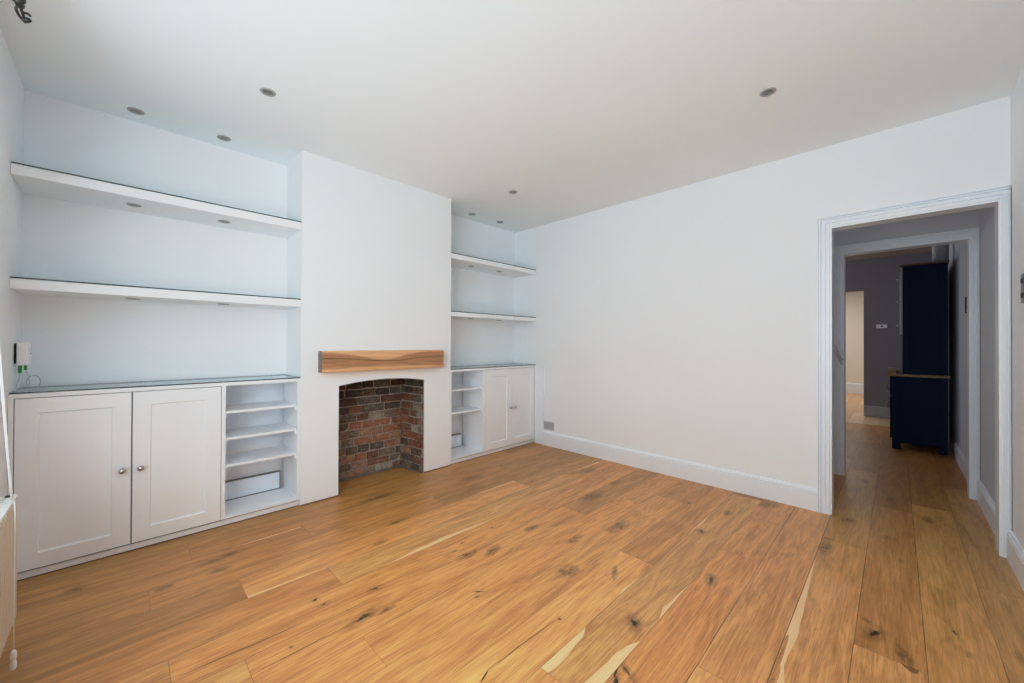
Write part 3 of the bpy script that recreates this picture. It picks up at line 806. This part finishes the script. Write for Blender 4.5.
t=thing('window_blind',(-.36,1.0,2.34),'white window blind whose cord trails over the radiator end to a double bead weight','blind')
def bez(a,b_,c,d,n=16):
    out=[]
    for i in range(n+1):
        s=i/n; out.append(tuple(a[k]*(1-s)**3+3*b_[k]*s*(1-s)**2+3*c[k]*s*s*(1-s)+d[k]*s**3 for k in range(3)))
    return out
b=MB(); XC=-.296
b.tube([(XL+.07,1.98,2.33)]+bez((XC-.02,2.13,1.6),(XC,2.19,1.25),(XC,2.26,.95),(-.279,2.308,.618)),.0016,8)
b.tube([(XL+.07,1.96,2.33)]+bez((XC-.02,2.10,1.6),(XC,2.17,1.25),(XC,2.235,.95),(-.281,2.300,.618)),.0016,8)
b.tube([(-.281,2.300,.618),(-.279,2.308,.618),(-.272,2.285,.610),(-.265,2.235,.585),(-.262,2.210,.54),(-.262,2.207,.3),(-.262,2.207,.12)],.0016,8)
b.build('pull_cord',M['cord'],t)
b=MB(); b.tube([(XC,2.262,.975),(XC,2.276,.972)],.004,10); b.tube([(XC,2.268,.985),(XC,2.268,.962)],.0035,10); b.build('cord_joiner',M['cord'],t)
b=MB()
for zc in (.094,.060): b.lathe([(.002,.021),(.0065,.016),(.008,.005),(.008,-.008),(.0065,-.014),(.003,-.016)],(-.262,2.207,zc),'z',16)
b.build('bead_weight',M['cord'],t)
# headrail of the blind carries the cord
MB().box(XL,XL+.075,WY0-.03,2.02,2.325,2.36).build('headrail',M['trim'],t,.003)

t=thing('curtain_pole',(-.27,1.0,2.44),'dark metal curtain pole with twisted scroll finial at the top left','curtain pole')
PX,PZ=-.267,2.417
b=MB(); b.tube([(PX,-.3,PZ),(PX,2.205,PZ)],.010,14); b.build('pole',M['iron'],t)
for p in (2.06,-.22):
    MB().tube([(XL,p,PZ),(XL+.006,p,PZ),(XL+.007,p,PZ),(PX,p,PZ)],[.03,.03,.007,.007],14).build('bracket',M['iron'],t)
def smooth(P,n=6):
    P=[Vector(p) for p in P]; out=[]
    for i in range(len(P)-1):
        a=P[max(0,i-1)]; b_=P[i]; c=P[i+1]; d=P[min(len(P)-1,i+2)]
        for k in range(n):
            u=k/n; out.append(.5*((2*b_)+(c-a)*u+(2*a-5*b_+4*c-d)*u*u+(3*b_-a-3*c+d)*u**3))
    return out+[P[-1]]
b=MB(); b.lathe([(.010,-.012),(.018,-.008),(.019,.000),(.010,.006),(.006,.014),(.009,.024),(.0125,.033),(.010,.044),(.006,.050)],(PX,2.212,PZ),'y',20)
b.build('collar',M['iron'],t)
b=MB()
b.tube(smooth([(-.2678,2.255,2.4165),(-.2783,2.284,2.424),(-.2828,2.3067,2.428),(-.2793,2.3259,2.422),(-.2713,2.3377,2.414),(-.2621,2.3398,2.408)]),.0042,10)
b.tube(smooth([(-.2678,2.255,2.4165),(-.2640,2.2814,2.406),(-.2640,2.3044,2.404),(-.2663,2.3241,2.410),(-.2700,2.334,2.414)]),.0042,10)
b.tube(smooth([(-.2700,2.282,2.4154),(-.2610,2.2863,2.4153),(-.2535,2.290,2.418),(-.2492,2.302,2.420)]),.0040,10)
b.tube(smooth([(-.2699,2.3249,2.4135),(-.2608,2.3175,2.4134),(-.2533,2.3150,2.4132),(-.2515,2.3226,2.4125),(-.258,2.3345,2.4118),(-.2642,2.3374,2.4121)]),.0042,10)
b.build('finial',M['iron'],t)

# ------------------------------------------------------------------ small fixtures
# phone router box on the window wall, above the long cupboard
t=thing('router_box',(XL,3.30,1.135),'small white wall box with dark side slot above the left cupboard end','router')
b=MB(); b.box(XL,-.348,3.245,3.355,1.075,1.196); b.build('case',M['cord'],t,.006)
MB().box(XL+.001,XL+.009,3.239,3.245,1.085,1.19).build('side_slot',M['dark'],t)
MB().box(-.3485,-.3465,3.322,3.337,1.134,1.139).build('indicator',M['lampdark'],t)
b=MB(); b.box(-.382,-.370,3.262,3.274,1.035,1.076); b.box(-.364,-.354,3.272,3.282,1.05,1.076); b.build('plug',M['green'],t)
t=thing('coiled_cable',(-.36,3.24,.946),'thin white cable looped on the glass below the white wall box','cable')
b=MB(); 
b.tube(bez((-.376,3.268,1.036),(-.378,3.26,1.0),(-.385,3.22,.97),(-.376,3.19,.949)),.0022,8)
loop=[]
for i in range(25):
    a=2*PI*i/24; loop.append((-.330+.022*math.cos(a),3.262+.012*math.cos(a),.985+.036*math.sin(a)))
b.tube(loop,.002,8)
b.tube(bez((-.359,3.277,1.05),(-.35,3.27,1.03),(-.34,3.262,.99),(-.345,3.25,.949)),.002,8)
b.tube(bez((-.345,3.25,.949),(-.33,3.23,.948),(-.36,3.18,.948),(-.384,3.16,.948)),.002,8)
b.build('cable',M['vent'],t)

# grille vent on the back wall
t=thing('wall_vent',(XB,2.895,.236),'small pale grey louvred vent just above the skirting in the corner','vent')
b=MB(); ya,yb,za,zb=2.818,2.968,.190,.281; xx=XB-.010
b.box(xx,XB,ya,yb,za,za+.010).box(xx,XB,ya,yb,zb-.010,zb).box(xx,XB,ya,ya+.010,za+.01,zb-.01).box(xx,XB,yb-.010,yb,za+.01,zb-.01); b.build('frame',M['vent'],t)
b=MB()
for k in range(6):
    z=za+.013+k*.0115; b.add([(xx+.001,ya+.01,z),(xx+.001,yb-.01,z),(XB-.001,yb-.01,z+.009),(XB-.001,ya+.01,z+.009),(xx+.001,ya+.01,z+.0025),(xx+.001,yb-.01,z+.0025),(XB-.001,yb-.01,z+.0115),(XB-.001,ya+.01,z+.0115)],[(0,1,2,3),(4,5,6,7),(0,1,5,4),(2,3,7,6),(0,3,7,4),(1,2,6,5)])
b.build('louvres',M['vent'],t)

def switch(name,x0,x1,z0,z1,label,mat,n):
    t=thing(name,((x0+x1)/2,YR,(z0+z1)/2),label,'light switch')
    MB().box(x0,x1,YR,YR+.008,z0,z1).build('plate',mat,t,.002)
    for k in range(n):
        zc=z0+(z1-z0)*(k+.5)/n; MB().box((x0+x1)/2-.012,(x0+x1)/2+.012,YR+.008,YR+.014,zc-.012,zc+.012).build('rocker',M['lampdark'],t,.001)
switch('light_switch',3.148,3.232,1.415,1.562,'steel light switch plate on the white right wall just before the doorway',M['steel'],2)
switch('light_switch',5.30,5.50,1.495,1.645,'dark switch plate on grey wall through the inner doorway',M['dark'],2)

# ------------------------------------------------------------------ blue dresser in the kitchen
t=thing('blue_dresser',(6.75,-.2,0),'tall navy dresser cabinet with oak worktop standing in the room beyond','dresser')
xa,xb=6.30,7.25
b=MB(); b.box(xa,xb,-.40,.035,.075,.835)
for (p,q,r_,s_) in ((xa,xa+.07,-.40,-.33),(xa,xa+.07,-.035,.035),(xb-.07,xb,-.40,-.33),(xb-.07,xb,-.035,.035)): b.box(p,q,r_,s_,0,.075)
b.box(xa-.006,xa,-.40,-.34,.08,.83); b.box(xa-.006,xa,-.025,.035,.08,.83); b.box(xa-.006,xa,-.34,-.025,.08,.15); b.box(xa-.006,xa,-.34,-.025,.76,.83)
tag(b.build('base_cabinet',M['navy'],t,.002),None)
MB().box(xa-.015,xb+.015,-.415,.075,.837,.865).build('worktop',M['oaktop'],t,.003)
tag(MB().box(xa-.005,xb,-.0,.07,.865,.90).build('upstand',M['oaktop'],t),None)
b=MB(); b.box(xa,xb,-.400,-.052,.867,2.095); b.box(xa-.006,xa,-.40,-.34,.87,2.09); b.box(xa-.006,xa,-.11,-.052,.87,2.09)
b.build('upper_cabinet',M['navy'],t,.002)
MB().box(xa-.015,xb+.01,-.41,-.025,2.097,2.118).build('cornice',M['cornice'],t,.003)
b=MB(); b.box(xa+.01,xb-.01,-.052,-.034,1.32,2.09); tag(b.build('door',M['greytrim'],t),'pale edged upper door')
dd=[o for o in t.children if o.name.startswith('door')][0]
for z in (1.42,1.70,1.96):
    b=MB(); b.lathe([(.006,0),(.006,.012),(.014,.02),(.012,.03),(.002,.034)],(xa+.05,-.034,z),'y',14); b.build('knob',M['nickel'],dd)
b=MB(); b.box(xa+.02,xb-.02,.035,.053,.12,.60); d1=b.build('door',M['navy'],t)
b=MB(); b.box(xa+.02,xb-.02,.035,.053,.62,.815); d2=b.build('drawer',M['navy'],t)
for (z,par) in ((.72,d2),(.50,d1)):
    b=MB(); b.tube([(xa+.06,.053,z-.04),(xa+.06,.078,z-.035),(xa+.06,.078,z+.035),(xa+.06,.053,z+.04)],.006,8); b.build('handle',M['steel'],par)
o=MB().lathe([(.066,0),(.066,.496)],(0,0,0),'z',24).build('vertical_duct',M['greytrim'],None,0,(6.6,-.36,2.119)); 
for v in o.data.vertices: v.co+=Vector((6.6,-.36,2.119))
tag(o,'pale grey round duct rising from the tall navy dresser top','duct')
# socket plate on the grey kitchen wall
t=thing('wall_socket',(XK,.16,1.52),'small white switch plate on the grey wall beyond the inner doorway','switch')
MB().box(XK-.01,XK,.105,.235,1.475,1.535).build('plate',M['trim'],t,.002)
MB().box(XK-.014,XK-.01,.155,.180,1.492,1.518).build('rocker',M['dark'],t)

# ------------------------------------------------------------------ camera (level, 13.6 mm equivalent)
f=387.1593; yaw,pitch,roll=[math.radians(v) for v in (44.7799,.2817,.2157)]
fw=Vector((math.cos(yaw)*math.cos(pitch),math.sin(yaw)*math.cos(pitch),math.sin(pitch)))
r0=Vector((math.sin(yaw),-math.cos(yaw),0)); u0=r0.cross(fw)
R=r0*math.cos(roll)+u0*math.sin(roll); U=-r0*math.sin(roll)+u0*math.cos(roll)
cam=bpy.data.cameras.new('camera'); co=bpy.data.objects.new('camera',cam); COL.objects.link(co)
mw=Matrix((R,U,-fw)).transposed().to_4x4(); mw.translation=Vector((0,0,1.2)); co.matrix_world=mw
cam.sensor_width=36; cam.lens=36*f/1024; cam.clip_start=.02
scene.camera=co

# ------------------------------------------------------------------ light
def area(name,loc,rot,sx,sy,power,col):
    l=bpy.data.lights.new(name,'AREA'); l.shape='RECTANGLE'; l.size=sx; l.size_y=sy; l.energy=power; l.color=col
    o=bpy.data.objects.new(name,l); COL.objects.link(o); o.location=loc; o.rotation_euler=rot; return o
def aim(o,d): o.rotation_euler=Vector(d).to_track_quat('-Z','Y').to_euler()
bz=(WZ0+WZ1)/2
o=area('window_daylight',(BX+.04,(BY0+BY1)/2,bz),(0,0,0),BY1-BY0,WZ1-WZ0-.1,LA,(.845,.932,1.)); aim(o,(1,0,.38))
o=area('window_daylight_side',((XL-.2+BX)/2+.03,(WY0+BY0)/2+.04,bz),(0,0,0),.62,WZ1-WZ0-.1,LB,(.845,.932,1.)); aim(o,(.62,.78,.36))
o=area('window_daylight_far',((XL-.2+BX)/2+.03,(WY1+BY1)/2-.04,bz),(0,0,0),.5,WZ1-WZ0-.1,LC,(.845,.932,1.)); aim(o,(.62,-.78,.1))
area('kitchen_fill',(7.9,2.9,1.9),(-PI/2-.35,0,0),1.6,1.2,34,(.95,.97,1.))  # added area lamp lifting the kitchen walls; no window is built here
area('hall_fill',(4.15,1.42,1.7),(-PI/2-.3,0,0),.7,1.6,2.2,(.9,.95,1.))  # added fill lamp brightening the hall from an unseen side
area('far_room_daylight',(10.6,1.4,2.6),(0,0,0),2.,2.,42,(1.,.98,.94))
w=bpy.data.worlds.new('world'); scene.world=w; w.use_nodes=True; w.node_tree.nodes['Background'].inputs[0].default_value=(.8,.9,1,1); w.node_tree.nodes['Background'].inputs[1].default_value=1.
scene.view_settings.view_transform='Standard'; scene.view_settings.look='None'; scene.view_settings.exposure=.38
scene.view_settings.use_curve_mapping=True
_cm=scene.view_settings.curve_mapping; _c=_cm.curves[3]
for _p in ((.045,.035),(.127,.096),(.223,.162),(.376,.300),(.515,.440),(.658,.538),(.807,.602),(.93,.637)): _c.points.new(*_p)
_c.points[len(_c.points)-1].location=(1.,.655)
_cm.update()
scene.cycles.use_denoising=True
scene.cycles.max_bounces=14; scene.cycles.diffuse_bounces=10; scene.cycles.transparent_max_bounces=16
scene.cycles.caustics_reflective=False; scene.cycles.caustics_refractive=False
